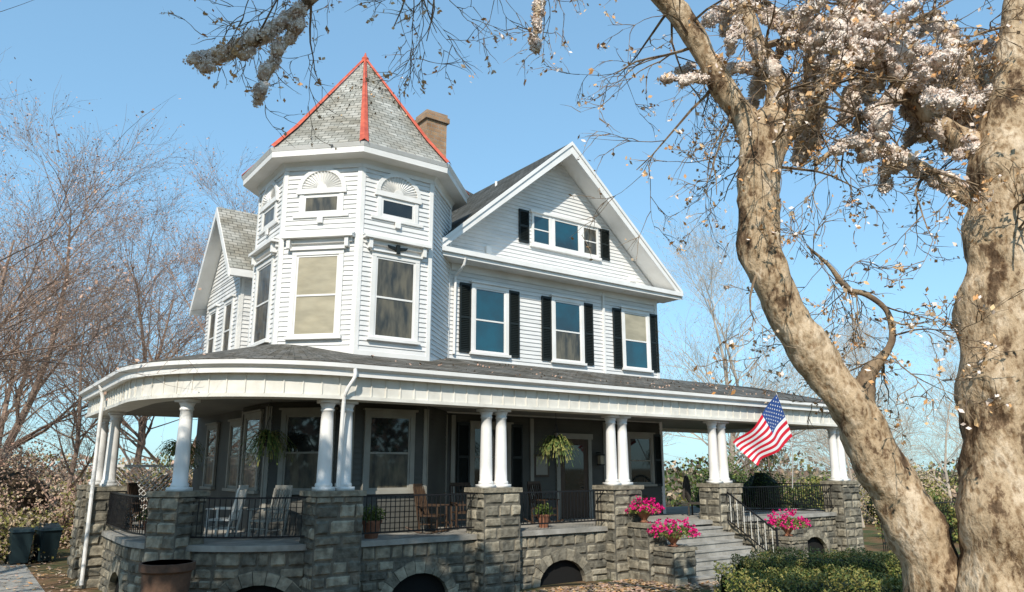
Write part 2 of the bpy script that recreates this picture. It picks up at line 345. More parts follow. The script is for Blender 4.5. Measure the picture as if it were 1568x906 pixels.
def gwin(a0,a1,m):
    fg.box(T,a0,a0+.09,0,.07,9.95,11.08,WHITE);fg.box(T,a1-.09,a1,0,.07,9.95,11.08,WHITE)
    fg.box(T,a0+.09,a1-.09,0,.06,9.95,10.05,WHITE);fg.box(T,a0+.09,a1-.09,0,.06,10.98,11.08,WHITE)
    if a1-a0<1.1: fg.box(T,a0+.09,a1-.09,0,.055,10.49,10.53,WHITE)
    G.face([fg.p(a0+.09,GZ,10.05),fg.p(a1-.09,GZ,10.05),fg.p(a1-.09,GZ,10.98),fg.p(a0+.09,GZ,10.98)],m)
gwin(14.78,15.62,GL_B);gwin(15.70,16.95,GL_B);gwin(17.03,17.82,GL_G)
fg.box(T,14.7,17.9,0,.13,9.86,9.95,WHITE);fg.box(T,14.7,17.9,0,.12,11.08,11.17,WHITE)
fg.box(T,15.62,15.70,0,.06,9.95,11.08,WHITE);fg.box(T,16.95,17.03,0,.06,9.95,11.08,WHITE)
shutter(T,fg,14.45,9.95,11.1,.42);shutter(T,fg,18.15,9.95,11.1,.42)
fg.box(T,12.9,13.1,.02,.1,9.3,9.55,WHITE); fg.box(T,19.3,19.55,.02,.2,9.3,9.5,WHITE)
hx0,hx1,hy0,hy1=7.0,21.2,19.3,31.5;hh=6.1;zt=8.95+hh*.883
r0=(hx0+hh,hy0+hh,zt);r1=(hx1-hh,hy0+hh,zt);c=[(hx0,hy0,8.95),(hx1,hy0,8.95),(hx1,hy1,8.95),(hx0,hy1,8.95)]
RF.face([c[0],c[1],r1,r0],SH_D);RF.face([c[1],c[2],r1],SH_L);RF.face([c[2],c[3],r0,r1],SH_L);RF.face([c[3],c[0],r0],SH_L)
T.tube([(15.1,21.8,12.2),(15.1,21.8,13.1)],[.05,.05],8,WHITE,cap=True)
RF.box(12.4,13.25,22.4,23.2,11.5,15.15,BRICK);RF.box(12.32,13.33,22.32,23.28,15.15,15.35,BRICK);RF.box(12.38,13.27,22.38,23.22,15.35,15.5,BRICK)
T.box(12.55,12.85,22.6,22.95,15.5,15.62,BLACK)
fl=F((6.4,23.0),(0,1),(-1,0)); ff=F((6.4,23.0),(1,0),(0,-1))
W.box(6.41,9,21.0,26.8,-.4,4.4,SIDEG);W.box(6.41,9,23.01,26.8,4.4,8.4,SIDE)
siding(W,fl,0,3.8,4.4,8.5,SIDE);siding(W,ff,0,1.4,4.4,8.5,SIDE)
def lw(z):
    f_=(11.0-z-.2)/1.2; b_=(11.0-z-.2)/1.26; return (1.7-f_,1.7+b_)
siding(W,fl,0,0,8.5,10.8,SIDE,lw)
fl.box(T,0,.1,0,.04,4.4,8.5,WHITE);ff.box(T,0,.1,0,.041,4.4,8.5,WHITE)
window(T,G,fl,1.0,5.8,7.8,1.0,GL_G,GL_G);window(T,G,fl,2.8,5.8,7.8,1.0,GL_G,GL_G)
window(T,G,F((6.4,21.2),(0,1),(-1,0)),.9,1.95,3.9,1.2,GL_D,GL_G,TRIM2)
window(T,G,F((6.4,21.2),(0,1),(-1,0)),3.4,1.95,3.9,1.2,GL_D,GL_G,TRIM2)
RF.face([(5.9,22.6,8.48),(9.5,22.6,8.48),(9.5,24.7,11.0),(5.9,24.7,11.0)],SH_L)
RF.face([(5.9,27.1,7.98),(9.5,27.1,7.98),(9.5,24.7,11.0),(5.9,24.7,11.0)],SH_L)
for (ya,za),(yb,zb) in (((22.6,8.46),(24.7,10.98)),((27.1,7.96),(24.7,10.98))):
    T.hexa([(5.88,ya,za-.28),(5.94,ya,za-.28),(5.94,yb,zb-.32),(5.88,yb,zb-.32),(5.88,ya,za),(5.94,ya,za),(5.94,yb,zb),(5.88,yb,zb)],WHITE)
    T.face([(5.94,ya,za-.16),(7.5,ya,za-.16),(7.5,yb,zb-.16),(5.94,yb,zb-.16)],WHITE)
T.box(5.94,8,22.56,22.6,8.24,8.46,WHITE);T.face([(5.94,22.6,8.26),(8,22.6,8.26),(8,23.0,8.3),(5.94,23.0,8.3)],WHITE)
T.box(5.92,8,27.1,27.14,7.76,7.98,WHITE)
# ------------------------------------------------------------------ porch path
path=[]
for k in range(7): path.append(((3.4,26.5-k*6.8/7),(-1,0)))
for k in range(33):
    t=math.pi/2*k/32; n=(-math.cos(t),-math.sin(t)); path.append(((7+3.6*n[0],19.7+3.6*n[1]),n))
for k in range(1,20): path.append(((7+20.3*k/20,16.1),(0,-1)))
path.append(((27.3,16.1),(1,-1)))
path.append(((27.3,19.1),(1,0)));path.append(((27.3,22.1),(1,1)));path.append(((20.5,22.1),(0,1)))
def sweep(mb,prof,mat,closed=False,flip=False):
    n=len(prof)
    for i in range(len(path)-1):
        (a,na),(b,nb)=path[i],path[i+1]
        for k in range(n if closed else n-1):
            (o0,z0),(o1,z1)=prof[k],prof[(k+1)%n]
            mb.face([(a[0]+na[0]*o0,a[1]+na[1]*o0,z0),(b[0]+nb[0]*o0,b[1]+nb[1]*o0,z0),(b[0]+nb[0]*o1,b[1]+nb[1]*o1,z1),(a[0]+na[0]*o1,a[1]+na[1]*o1,z1)],mat)
sweep(RF,[(.58,4.865),(.58,4.88),(-3.0,5.80)],SH_P)
sweep(T,[(.50,4.58),(.50,4.70),(.54,4.72),(.60,4.76),(.60,4.85),(.54,4.862)],WHITE)
FO=.32
sweep(T,[(.50,4.58),(FO,4.60)],WHITE)
sweep(T,[(FO,4.61),(FO,4.14)],FRZ)
sweep(T,[(FO,4.16),(FO+.04,4.16),(FO+.04,4.08),(-.24,4.08),(-.24,4.3)],FRZ)
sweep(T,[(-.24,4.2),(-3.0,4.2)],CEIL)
sweep(W,[(.10,.88),(.10,1.0),(-3.0,1.0)],CONC)
sweep(W,[(-.14,-.4),(-.14,.86)],DARK)  # near-black sheet painting the unlit space behind the arches
def ppos(s,off):
    if s<5.8: return (3.4-off,25.5-s),(-1,0)
    if s<11.455:
        t=(s-5.8)/3.6; n=(-math.cos(t),-math.sin(t)); return (7+(3.6+off)*n[0],19.7+(3.6+off)*n[1]),n
    if s<31.755: return (7+s-11.455,16.1-off),(0,-1)
    return (27.3+off,16.1+s-31.755),(1,0)
s=0.1
while s<32:
    q,n=ppos(s,FO+.01); t=(-n[1],n[0])
    cs4=[(-.012,-.012),(.012,-.012),(.012,.016),(-.012,.016)]
    T.hexa([(q[0]+t[0]*a+n[0]*b,q[1]+t[1]*a+n[1]*b,4.165) for a,b in cs4]+[(q[0]+t[0]*a+n[0]*b,q[1]+t[1]*a+n[1]*b,4.59) for a,b in cs4],FRZ)
    s+=.37
ST=MB()
def stones(P,s0,s1,z0,z1,rg,arch=(),course=.21,wl=(.24,.58)):
    z=z0
    while z<z1-.06:
        h=min(course*rg.uniform(.75,1.25),z1-z)
        if z1-(z+h)<.1: h=z1-z
        s=s0
        while s<s1-.02:
            w=rg.uniform(*wl)
            if s1-(s+w)<.15: w=s1-s
            a,b=s,s+w; s+=w; zc=z+h/2
            for ac in arch:
                e=(zc+.4)/.88
                hw=1.02*math.sqrt(max(0,1-e*e)) if e<1 else 0
                if hw>0:
                    if a<ac+hw and b>ac-hw:
                        if (a+b)/2<ac: b=min(b,ac-hw)
                        else: a=max(a,ac+hw)
            if b-a<.07: continue
            m=rg.choice(STONES); k=ST.mi(m); base_=len(ST.v); bul=rg.uniform(.02,.06)
            nx,nz=5,4; g_=.007
            tilt=rg.uniform(-.02,.02)
            for j in range(nz):
                for i in range(nx):
                    fx=(0,.12,.5,.88,1)[i]; fz=(0,.2,.8,1)[j]
                    edge=i in(0,nx-1) or j in (0,nz-1)
                    off=-.02 if edge else bul+tilt*(fx-.5)*2+rg.uniform(-.018,.018)
                    q,_=P(a+g_+(b-a-2*g_)*fx+(0 if edge else rg.uniform(-.015,.015)),off)
                    ST.v.append((q[0],q[1],z+g_+(h-2*g_)*fz))
            for j in range(nz-1):
                for i in range(nx-1):
                    o=base_+j*nx+i; ST.f.append((o,o+1,o+nx+1,o+nx)); ST.m.append(k)
        z+=h
def mortar(P,s0,s1,z0,z1,arch=()):
    n=max(1,int((s1-s0)/.08)); 
    def bt(s):
        b=z0
        for ac in arch:
            x=(s-ac)/.8
            if abs(x)<1: b=max(b,-.4+.62*math.sqrt(1-x*x))
        return b
    for i in range(n):
        a=s0+(s1-s0)*i/n;b=s0+(s1-s0)*(i+1)/n
        p0,_=P(a,0);p1,_=P(b,0); ST.face([(*p0,bt(a)),(*p1,bt(b)),(*p1,z1),(*p0,z1)],MORT)
        if bt(a)>z0 or bt(b)>z0:
            q0,_=P(a,-.13);q1,_=P(b,-.13); ST.face([(*p0,bt(a)),(*q0,bt(a)),(*q1,bt(b)),(*p1,bt(b))],MORT)
    for ac in arch:
        K=11
        for k in range(K):
            t0=math.pi*k/K+.004;t1=math.pi*(k+1)/K-.004; ro=R.uniform(-.03,.03)
            c4=[(.79*math.cos(t),.61*math.sin(t)) for t in (t0,t1)]; o4=[((1.04+ro)*math.cos(t),(.88+ro)*math.sin(t)) for t in (t1,t0)]
            L=c4+o4; bk=[];frn=[];o_=R.uniform(.02,.045)
            cxm=sum(x for x,_ in L)/4;czm=sum(z for _,z in L)/4
            for x,z in L:
                q,_=P(ac+x,-.10); bk.append((q[0],q[1],-.4+z)); q,_=P(ac+cxm+(x-cxm)*.97,o_); frn.append((q[0],q[1],-.4+czm+(z-czm)*.97))
            ST.hexa(bk+frn,STONES[R.choice((0,1,2))])
piers=[.3,2.4,7.89,11.28,15.57,19.91,24.39,31.3]
arch=[9.85,13.5,17.8,29.3,5.1]
for s0,s1 in ((-1,19.4),(24.9,31.75),(31.76,37.5)):
    stones(ppos,s0,s1,-.45,.88,random.Random(3),arch); mortar(ppos,s0,s1,-.45,.9,arch)
stones(ppos,19.4,24.9,-.45,.88,random.Random(4)); mortar(ppos,19.4,24.9,-.45,.9)
def pier(x,y,tx,ty,w,d,z0,z1,sd,cap=.11):
    n=(ty,-tx)
    rg=random.Random(sd)
    for k in range(4):
        if k==0: O=(x-tx*w/2+n[0]*d/2,y-ty*w/2+n[1]*d/2);u=(tx,ty);nn=n;L=w
        if k==1: O=(x+tx*w/2+n[0]*d/2,y+ty*w/2+n[1]*d/2);u=(-n[0],-n[1]);nn=(tx,ty);L=d
        if k==2: O=(x+tx*w/2-n[0]*d/2,y+ty*w/2-n[1]*d/2);u=(-tx,-ty);nn=(-n[0],-n[1]);L=w
        if k==3: O=(x-tx*w/2-n[0]*d/2,y-ty*w/2-n[1]*d/2);u=n;nn=(-tx,-ty);L=d
        P=lambda s,off,O=O,u=u,nn=nn:((O[0]+u[0]*s+nn[0]*off,O[1]+u[1]*s+nn[1]*off),nn)
        stones(P,0,L,z0,z1-cap,rg,wl=(.28,.62),course=.26)
        a,b=P(0,0)[0],P(L,0)[0]; ST.face([(*a,z0),(*b,z0),(*b,z1-cap),(*a,z1-cap)],MORT)
    a=w/2+.05;b=d/2+.05
    cs=[(x-tx*a+n[0]*b,y-ty*a+n[1]*b),(x+tx*a+n[0]*b,y+ty*a+n[1]*b),(x+tx*a-n[0]*b,y+ty*a-n[1]*b),(x-tx*a-n[0]*b,y-ty*a-n[1]*b)]
    ST.hexa([(*q,z1-cap) for q in cs]+[(*q,z1) for q in cs],STONES[0])
def column(x,y,tx,ty):
    n=(ty,-tx)
    def sq(w,z0,z1):
        cs=[(x-tx*w+n[0]*w,y-ty*w+n[1]*w),(x+tx*w+n[0]*w,y+ty*w+n[1]*w),(x+tx*w-n[0]*w,y+ty*w-n[1]*w),(x-tx*w-n[0]*w,y-ty*w-n[1]*w)]
        C.hexa([(*q,z0) for q in cs]+[(*q,z1) for q in cs],WHITE)
    sq(.19,2.1,2.18); sq(.19,4.0,4.08)
    C.tube([(x,y,z) for z in (2.18,2.2,2.25,2.27,2.6,3.1,3.6,3.82,3.83,3.87,3.88,3.93,3.99)],[.18,.19,.185,.16,.158,.15,.138,.13,.15,.15,.135,.15,.175],20,WHITE)
C=MB()
for k,s in enumerate(piers):
    (x,y),n=ppos(s,.0); tx,ty=-n[1],n[0]
    if s==11.28: tx,ty,n=1,0,(0,-1)
    single=s in (.3,2.4,7.89)
    pier(x,y,tx,ty,.8 if single else 1.08,.8,-.45,2.1,k+20)
    if single: column(x,y,tx,ty)
    else:
        for e in (-.23,.23): column(x+tx*e,y+ty*e,tx,ty)
for y in (21.7,): pier(26.9,y,1,0,.8,.8,-.45,2.1,77); column(26.9,y,1,0)
pier(21.0,21.7,1,0,.8,.8,-.45,2.1,78); column(21.0,21.7,1,0)
I=MB()
def rail(s0,s1):
    n=max(2,int((s1-s0)/.12))
    pts=[ppos(s0+(s1-s0)*i/n,0)[0] for i in range(n+1)]
    for i in range(n):
        for z in (1.16,1.96): I.bar((*pts[i],z),(*pts[i+1],z),.03,.035,IRON)
        I.bar((*pts[i],1.16),(*pts[i],1.96),.016,.016,IRON)
for a,b in ((.7,2.0),(2.8,7.5),(8.3,10.75),(11.85,15.0),(16.15,19.35),(24.95,30.75),(31.9,37)): rail(a,b)
for k in range(7):
    zt_=1.0-.175*(k+1); ya=15.99-.29*k
    W.box(16.1,19.6,ya-.31,ya+.0,-.45,zt_-.05,CONC); W.box(16.1,19.6,ya-.34,ya+.0,zt_-.05,zt_,CONC)
pier(15.75,15.35,1,0,.7,.85,-.45,1.1,91); pier(15.95,14.55,1,0,.85,.75,-.45,.52,92,.09)
pier(21.2,14.6,1,0,.85,.75,-.45,.52,93,.09); pier(20.1,15.3,1,0,.5,.9,-.45,.9,94,.09)
def srail(x):
    I.bar((x,15.9,2.0),(x,13.95,.78),.035,.035,IRON);I.bar((x,15.9,1.15),(x,13.95,-.05),.03,.03,IRON)
    for k in range(17):
        y=15.9-k*.12; zt2=2.0-(15.9-y)*.6256; zb2=1.15-(15.9-y)*.615
        I.bar((x,y,zt2),(x,y,zb2),.016,.016,FRZ if k%2 else IRON)  # alternate balusters pale: sunlight on the iron painted as colour
        if k%2==0 and k<16:   # wrought-iron scrolls between the balusters
            cc=(x,y-.12,(zt2+zb2)/2-.06)
            I.tube([(x,cc[1]+.07*math.cos(t_*.6),cc[2]+.12*math.sin(t_*.6)) for t_ in range(11)],[.008]*11,5,IRON)
    for y,z in ((15.9,2.1),(13.95,.88)): I.bar((x,y,z-1.25),(x,y,z),.05,.05,IRON)
srail(19.7)
T.tube(catmull([(6.95,15.53,4.75),(6.95,15.53,4.55),(6.83,15.66,4.25),(6.82,15.78,3.85),(6.82,15.84,2.2)],4),[.045]*17,8,WHITE)
T.tube([(2.85,22.6,4.75),(2.95,22.6,4.4),(2.98,22.6,-.3)],[.05]*3,8,WHITE)
for k in range(28):
    for sg in (-1,1):
        x=3.4+k*.16-1
        p0=(x,1.0);p1=(x+sg*1.6,2.6)
        xs=sorted((p0[0],p1[0]))
        if xs[0]<3.4 or xs[1]>6.4: continue
        T.bar((p0[0],26.3+sg*.01,p0[1]),(p1[0],26.3+sg*.01,p1[1]),.045,.015,WHITE)
T.box(3.4,6.4,26.27,26.33,2.6,2.68,WHITE)
rg=random.Random(31)
for k in range(420):
    i=rg.choice([7,7,0,0,6,1]); a_=rg.random(); u_=rg.betavariate(2,3)
    A_=Vector(oc(RO-.75,i,11.78));B_=Vector(oc(RO-.75,i+1,11.78)); cl=noise.noise(Vector((a_*4,u_*5,i)))
    if cl<.02: continue
    q=A_.lerp(B_,a_).lerp(Vector((cx,cy,15.22)),u_)
    out=(q-Vector((cx,cy,q.z))).normalized()
    T.quad(q+out*.03+Vector((0,0,.03)),rg.uniform(.04,.10),LEAFO if rg.random()<.2 else BRND,rg)
for k in range(500):
    x=rg.uniform(8,27); y=rg.uniform(15.7,18.6)
    if noise.noise(Vector((x*.8,y*2,0)))<.05: continue
    T.quad((x,y,4.88+(y-15.52)*.257+.02),rg.uniform(.05,.10),LFR if rg.random()<.6 else BRND,rg)
W.build('walls',house,uv=False); t=T.build('trim',house); G.build('windows',house); RF.build('roof',house,uv=True)
ST.build('porch_stonework',house); C.build('porch_columns',house,smooth=False); I.build('railings',house)
bv=t.modifiers.new('b','BEVEL'); bv.width=.006; bv.segments=1; bv.limit_method='ANGLE'
C_=bpy.data.objects['porch_columns']
for pl in C_.data.polygons:
    if len(pl.vertices)==4 and abs(pl.normal.z)<.9 and pl.area<.06: pl.use_smooth=True
# ------------------------------------------------------------------ porch objects
def fern(name,x,y,z,r,hook,seed,n=90):
    rg=random.Random(seed);m=MB()
    m.lathe(0,0,[(.05,-.12),(.16,-.1),(.2,.06),(.21,.08)],12,WICK)
    for a in (0,2.1,4.2): m.bar((.19*math.cos(a),.19*math.sin(a),.06),(0,0,.6),.01,.01,IRON)
    m.bar((0,0,.6),(0,0,hook-z),.01,.01,IRON)
    for k in range(n):
        a=rg.uniform(0,6.28);l=r*rg.uniform(.6,1.15);up=rg.uniform(.1,.35);dr=rg.uniform(.2,.75)
        pts=[]
        for i in range(9):
            t=i/8; pts.append(Vector((math.cos(a)*l*t,math.sin(a)*l*t,.05+up*math.sin(t*2.4)*1.0-dr*t*t)))
        w=Vector((-math.sin(a),math.cos(a),0))
        for i in range(8):
            ww=.055*(1-i/9)
            for sg in (-1,1):
                p=pts[i]; q=pts[i+1]
                m.face([p,p+w*sg*ww+(q-p)*.8+Vector((0,0,-.01)),q],GREEN2 if rg.random()<.4 else GREEN)
    m.build(name,loc=(x,y,z))
fern('hanging_fern',4.5,20.3,3.0,.6,4.2,1,130);fern('hanging_fern',6.0,18.2,3.2,.6,4.2,2,130)
fern('hanging_fern',13.6,16.6,3.2,.6,4.2,3,170);fern('hanging_fern',22.9,16.5,3.1,.65,4.2,4,150)
def rocker(name,x,y,rot,mat,rock=True):
    m=MB()
    m.box(-.27,.27,-.25,.25,.40,.44,mat)
    for k in range(6): m.bar((-.23+k*.092,.24,.44),(-.23+k*.092,.42,1.12),.045,.015,mat)
    m.bar((-.28,.43,1.14),(.28,.43,1.14),.03,.1,mat); m.bar((-.26,.28,.6),(.26,.28,.6),.03,.05,mat)
    for sx in (-.28,.28):
        m.bar((sx,.22,.05),(sx,.42,1.12),.04,.04,mat); m.bar((sx,-.24,.05),(sx,-.24,.66),.04,.04,mat)
        m.bar((sx,-.32,.67),(sx,.32,.67),.07,.03,mat); m.bar((sx,-.24,.22),(sx,.23,.22),.025,.025,mat)
        if rock: m.tube(catmull([(sx,-.45,.10),(sx,-.1,.02),(sx,.25,.02),(sx,.62,.14)],4),[.022]*13,6,mat,cap=True)
    m.bar((-.28,-.24,.25),(.28,-.24,.25),.025,.025,mat)
    m.build(name,loc=(x,y,1.0),rot=rot)
rocker('rocking_chair',4.3,22.6,1.0,WOODD);rocker('rocking_chair',9.9,17.0,.6,WOODD);rocker('rocking_chair',11.2,17.6,-.3,WOODD);rocker('rocking_chair',14.2,17.9,.2,WOODD)
rocker('porch_armchair',5.9,17.6,-1.2,TRIM2,False);rocker('porch_armchair',5.2,18.6,-2.2,FRZ,False)
m=MB(); m.lathe(0,0,[(.22,0),(.2,.04),(.03,.08),(.03,.6),(.3,.62),(.3,.65)],16,TRIM2); m.build('porch_table',loc=(5.6,19.1,1.0))
def shrub(name,c,rx,ry,rz,n,size,mats,seed,core=.8,cm=GREEND):
    rg=random.Random(seed);m=MB()
    K=10;S=14
    for j in range(K+1):
        th=math.pi*j/K
        for i in range(S):
            ph=2*math.pi*i/S; d=Vector((math.sin(th)*math.cos(ph),math.sin(th)*math.sin(ph),math.cos(th)))
            r=core*(1+.35*noise.noise(d*2+Vector((seed,0,0)))); m.v.append((d.x*rx*r,d.y*ry*r,d.z*rz*r))
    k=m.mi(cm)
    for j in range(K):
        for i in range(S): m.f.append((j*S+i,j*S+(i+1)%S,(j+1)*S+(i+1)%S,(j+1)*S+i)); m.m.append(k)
    for q in range(n):
        d=Vector((rg.gauss(0,1),rg.gauss(0,1),rg.gauss(0,1))).normalized()
        r=(1+.5*noise.noise(d*2+Vector((seed,0,0))))*rg.uniform(.72,1.12)
        m.quad((d.x*rx*r,d.y*ry*r,d.z*rz*r),size*rg.uniform(.6,1.3),rg.choice(mats),rg)
    return m.build(name,loc=c)
def flowerpot(x,y,z,s,seed,urn=True):
    rg=random.Random(seed);m=MB()
    m.lathe(0,0,[(.13,0),(.15,.02),(.07,.07),(.10,.12),(.22,.26),(.25,.34),(.23,.34)],16,TERRA if urn else TERRA)
    for k in range(900):
        d=Vector((rg.gauss(0,1),rg.gauss(0,1),abs(rg.gauss(0,.8)))).normalized(); r=rg.uniform(.3,1)**.5*s
        m.quad((d.x*r*1.15,d.y*r*1.15,.36+d.z*r*.6-.12*(r/s)**2),.07,GREEN if rg.random()<.6 else GREEN2,rg)
    for k in range(75):
        d=Vector((rg.gauss(0,1),rg.gauss(0,1),abs(rg.gauss(0,.9)))).normalized(); r=s*rg.uniform(.8,1.15)
        c=Vector((d.x*r*1.15,d.y*r*1.15,.4+d.z*r*.8-.1))
        for q in range(9): m.quad(c+Vector((rg.gauss(0,.028),rg.gauss(0,.028),rg.gauss(0,.028))),.062,PINK,rg,.9)
    m.build('flower_urn',loc=(x,y,z))
flowerpot(15.95,14.55,.52,.55,5);flowerpot(21.2,14.6,.52,.55,6);flowerpot(15.75,15.4,1.1,.4,8,False)
def pot(x,y,z,r,h,seed):
    rg=random.Random(seed);m=MB(); m.lathe(0,0,[(r*.65,0),(r,h*.85),(r*1.1,h*.85),(r*1.1,h),(r*.9,h)],16,TERRA)
    for k in range(500):
        d=Vector((rg.gauss(0,1),rg.gauss(0,1),abs(rg.gauss(0,1)))).normalized(); q=rg.uniform(.3,1.3)*r*1.3
        m.quad((d.x*q,d.y*q,h+d.z*q),.07,GREEN,rg)
    m.build('potted_plant',loc=(x,y,z))
pot(8.0,16.55,1.0,.22,.4,1);pot(13.2,16.7,1.0,.18,.35,2);pot(3.9,19.4,1.0,.24,.4,3);pot(18.8,18.4,1.0,.2,.35,9)
m=MB(); m.lathe(0,0,[(.34,0),(.38,.1),(.45,1.02),(.51,1.06),(.51,1.2),(.46,1.2),(.44,1.1),(.2,1.08)],24,BARR)
m.build('clay_barrel',loc=(3.6,16.35,-.4))
m=MB(); m.box(-.3,.3,-.3,.3,.38,.44,WICK)
for k in range(13):
    a=math.radians(15+150*k/12); m.bar((.12*math.cos(a),.28,.45),(.5*math.cos(a),.36,.55+.75*math.sin(a)),.05,.02,WICK)
m.tube([(.5*math.cos(math.radians(a)),.36,.55+.75*math.sin(math.radians(a))) for a in range(0,181,12)],[.04]*16,8,WICK)
for x in(-.26,.26):
    for y in (-.26,.26): m.bar((x,y,0),(x,y,.4),.05,.05,WICK)
m.build('fan_back_chair',loc=(20.6,17.6,1.0),rot=.5)
shrub('round_shrub',(25.3,20.8,1.2),.9,.9,1.0,2500,.08,[GREEN],11);shrub('round_shrub',(27.3,19.9,1.4),1.0,1.0,1.1,2500,.08,[GREEN],12)
shrub('round_shrub',(24.0,24.2,.3),1.3,1.2,1.0,2500,.1,[GREEN,GREEN2],13)
# ------------------------------------------------------------------ flag
FR=M('flag_red',(.65,.015,.035),rough=.8);FW=M('flag_white',(.82,.82,.82),rough=.8);FB=M('flag_blue',(.025,.07,.24),rough=.8)
fe=empty('american_flag')
A0=Vector((22.2,15.3,5.02));B0=Vector((22.9,15.3,3.62));A1=Vector((19.64,15.1,3.34));B1=Vector((20.55,15.1,2.66))
def S(u,v):
    p=(A0.lerp(A1,u)).lerp(B0.lerp(B1,u),v)
    w=u**.7*.15*math.sin(u*8+v*1.6)+u*.05*math.sin(u*15-v*3)
    return p+Vector((w*.2,w*1.0,-.06*math.sin(math.pi*u)+.03*u*math.sin(8*u+2*v)))
m=MB();NU,NV=50,26
for j in range(NV):
    for i in range(NU):
        mat_=FB if (i<20 and j<14) else (FR if (j//2)%2==0 else FW)
        m.face([S(i/NU,j/NV),S((i+1)/NU,j/NV),S((i+1)/NU,(j+1)/NV),S(i/NU,(j+1)/NV)],mat_)
m.build('cloth',fe)
m=MB()
for r in range(9):
    for c_ in range(6 if r%2==0 else 5):
        u=.4*((c_*2+1+(r%2))/12);v=(7/13)*((r+1)/10)
        for sg in (-1,1):
            pts=[]
            for k in range(10):
                a=math.pi*2*k/10-math.pi/2; q=.026 if k%2==0 else .0105
                pts.append(S(u+q*math.cos(a)*.5,v+q*math.sin(a))+Vector((0,sg*.007,0)))
            m.face(pts,FW)
m.build('stars',fe)
m=MB(); d=(B0-A0); m.tube([A0-d*.05,B0+d*.35+Vector((0,.2,0)),Vector((23.62,15.95,1.9))],[.018,.018,.018],8,WHITE,cap=True); m.lathe(A0.x-.05,A0.y,[(.01,5.05),(.045,5.1),(.045,5.14),(.01,5.19)],10,TRIM2)
m.build('pole',fe)
# ------------------------------------------------------------------ hedge
def hedge(L0,D0,L1,D1,w,h,seed,name):
    rg=random.Random(seed);m=MB();n=14
    a=Vector(site(L0,D0));b=Vector(site(L1,D1));t=(b-a);Ln=t.length;t.normalize();nn=Vector((-t.y,t.x))
    def pt(s,th,r):
        c=a+t*s; g0=gh(c.x,c.y); e=(abs(math.cos(th))**.5)*(1 if math.cos(th)>0 else -1); k=1+.16*noise.noise(Vector((s*1.3,th,seed)))+.08*noise.noise(Vector((s*4,th*3,seed)))
        z=(max(0,math.sin(th))**.45)*h*r*k; q=c+nn*e*w/2*r*k
        return (q.x,q.y,g0+z-.05)
    for i in range(24):
        for j in range(12):
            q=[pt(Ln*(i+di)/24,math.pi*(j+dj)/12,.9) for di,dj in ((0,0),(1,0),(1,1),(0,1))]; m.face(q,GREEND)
    for k in range(int(Ln*4500)):
        s=rg.uniform(-.1,Ln+.1);th=rg.uniform(0,math.pi); p=pt(s,th,rg.uniform(.9,1.06))
        m.quad(p,.045*rg.uniform(.7,1.3),rg.choice([GREEN2,GREEN2,GREEN]),rg)
    m.build(name)
hedge(4.9,16.8,9.6,17.2,1.0,1.18,1,'box_hedge');hedge(3.5,13.0,7.4,12.6,1.5,1.18,2,'box_hedge')
rg=random.Random(5);m=MB()
for k in range(9000):
    if k<6500: x=rg.uniform(4,20);y=15.6-abs(rg.gauss(0,1.3))-.1
    else: x=rg.uniform(-4,3);y=rg.uniform(12,34)
    if 15.5<x<20 and 14<y<16: continue
    z=gh(x,y)+.035+rg.uniform(0,.02); s_=rg.uniform(.04,.09);a=rg.uniform(0,6.28);t_=rg.uniform(-.02,.03)
    m.face([(x+s_*math.cos(a),y+s_*math.sin(a),z+t_),(x-s_*.6*math.sin(a),y+s_*.6*math.cos(a),z),(x-s_*math.cos(a),y-s_*math.sin(a),z-t_*.5),(x+s_*.6*math.sin(a),y-s_*.6*math.cos(a),z)],rg.choice([LFR,LEAFO,LFP]))
m.build('fallen_leaves')
# ------------------------------------------------------------------ trees
def grow(m,lf,p,d,L,r,depth,rg,kids,mat,droop=0,seg=4,leafp=.5,spread=.8,side=3):
    n=seg;pts=[p.copy()];rad=[r];q=p.copy();dd=d.copy()
    for i in range(n):
        dd=(dd+Vector((rg.gauss(0,.16),rg.gauss(0,.16),rg.gauss(0,.12)-droop))).normalized(); q=q+dd*L/n; pts.append(q.copy()); rad.append(r*(1-.75*(i+1)/n))
    m.tube(pts,rad,side if depth>0 else 3,mat)
    if depth==0:
        for i in (n,n-1,n-2):
            if rg.random()<leafp: lf.append(pts[i].copy())
        return
    for k in range(kids[depth-1]):
        t=rg.uniform(.25,1); i=min(n-1,int(t*n)); s=pts[i].lerp(pts[i+1],t*n-i) if t<1 else pts[-1]
        base_d=(pts[i+1]-pts[i]).normalized()
        o=Vector((rg.gauss(0,1),rg.gauss(0,1),rg.gauss(0,1)));o=(o-base_d*o.dot(base_d)).normalized()
        nd=(base_d+o*spread*rg.uniform(.6,1.2)+Vector((0,0,.12))).normalized()
        grow(m,lf,s,nd,L*rg.uniform(.5,.72),max(.006,rad[i]*.55),depth-1,rg,kids,mat,droop,seg,leafp,spread,side)
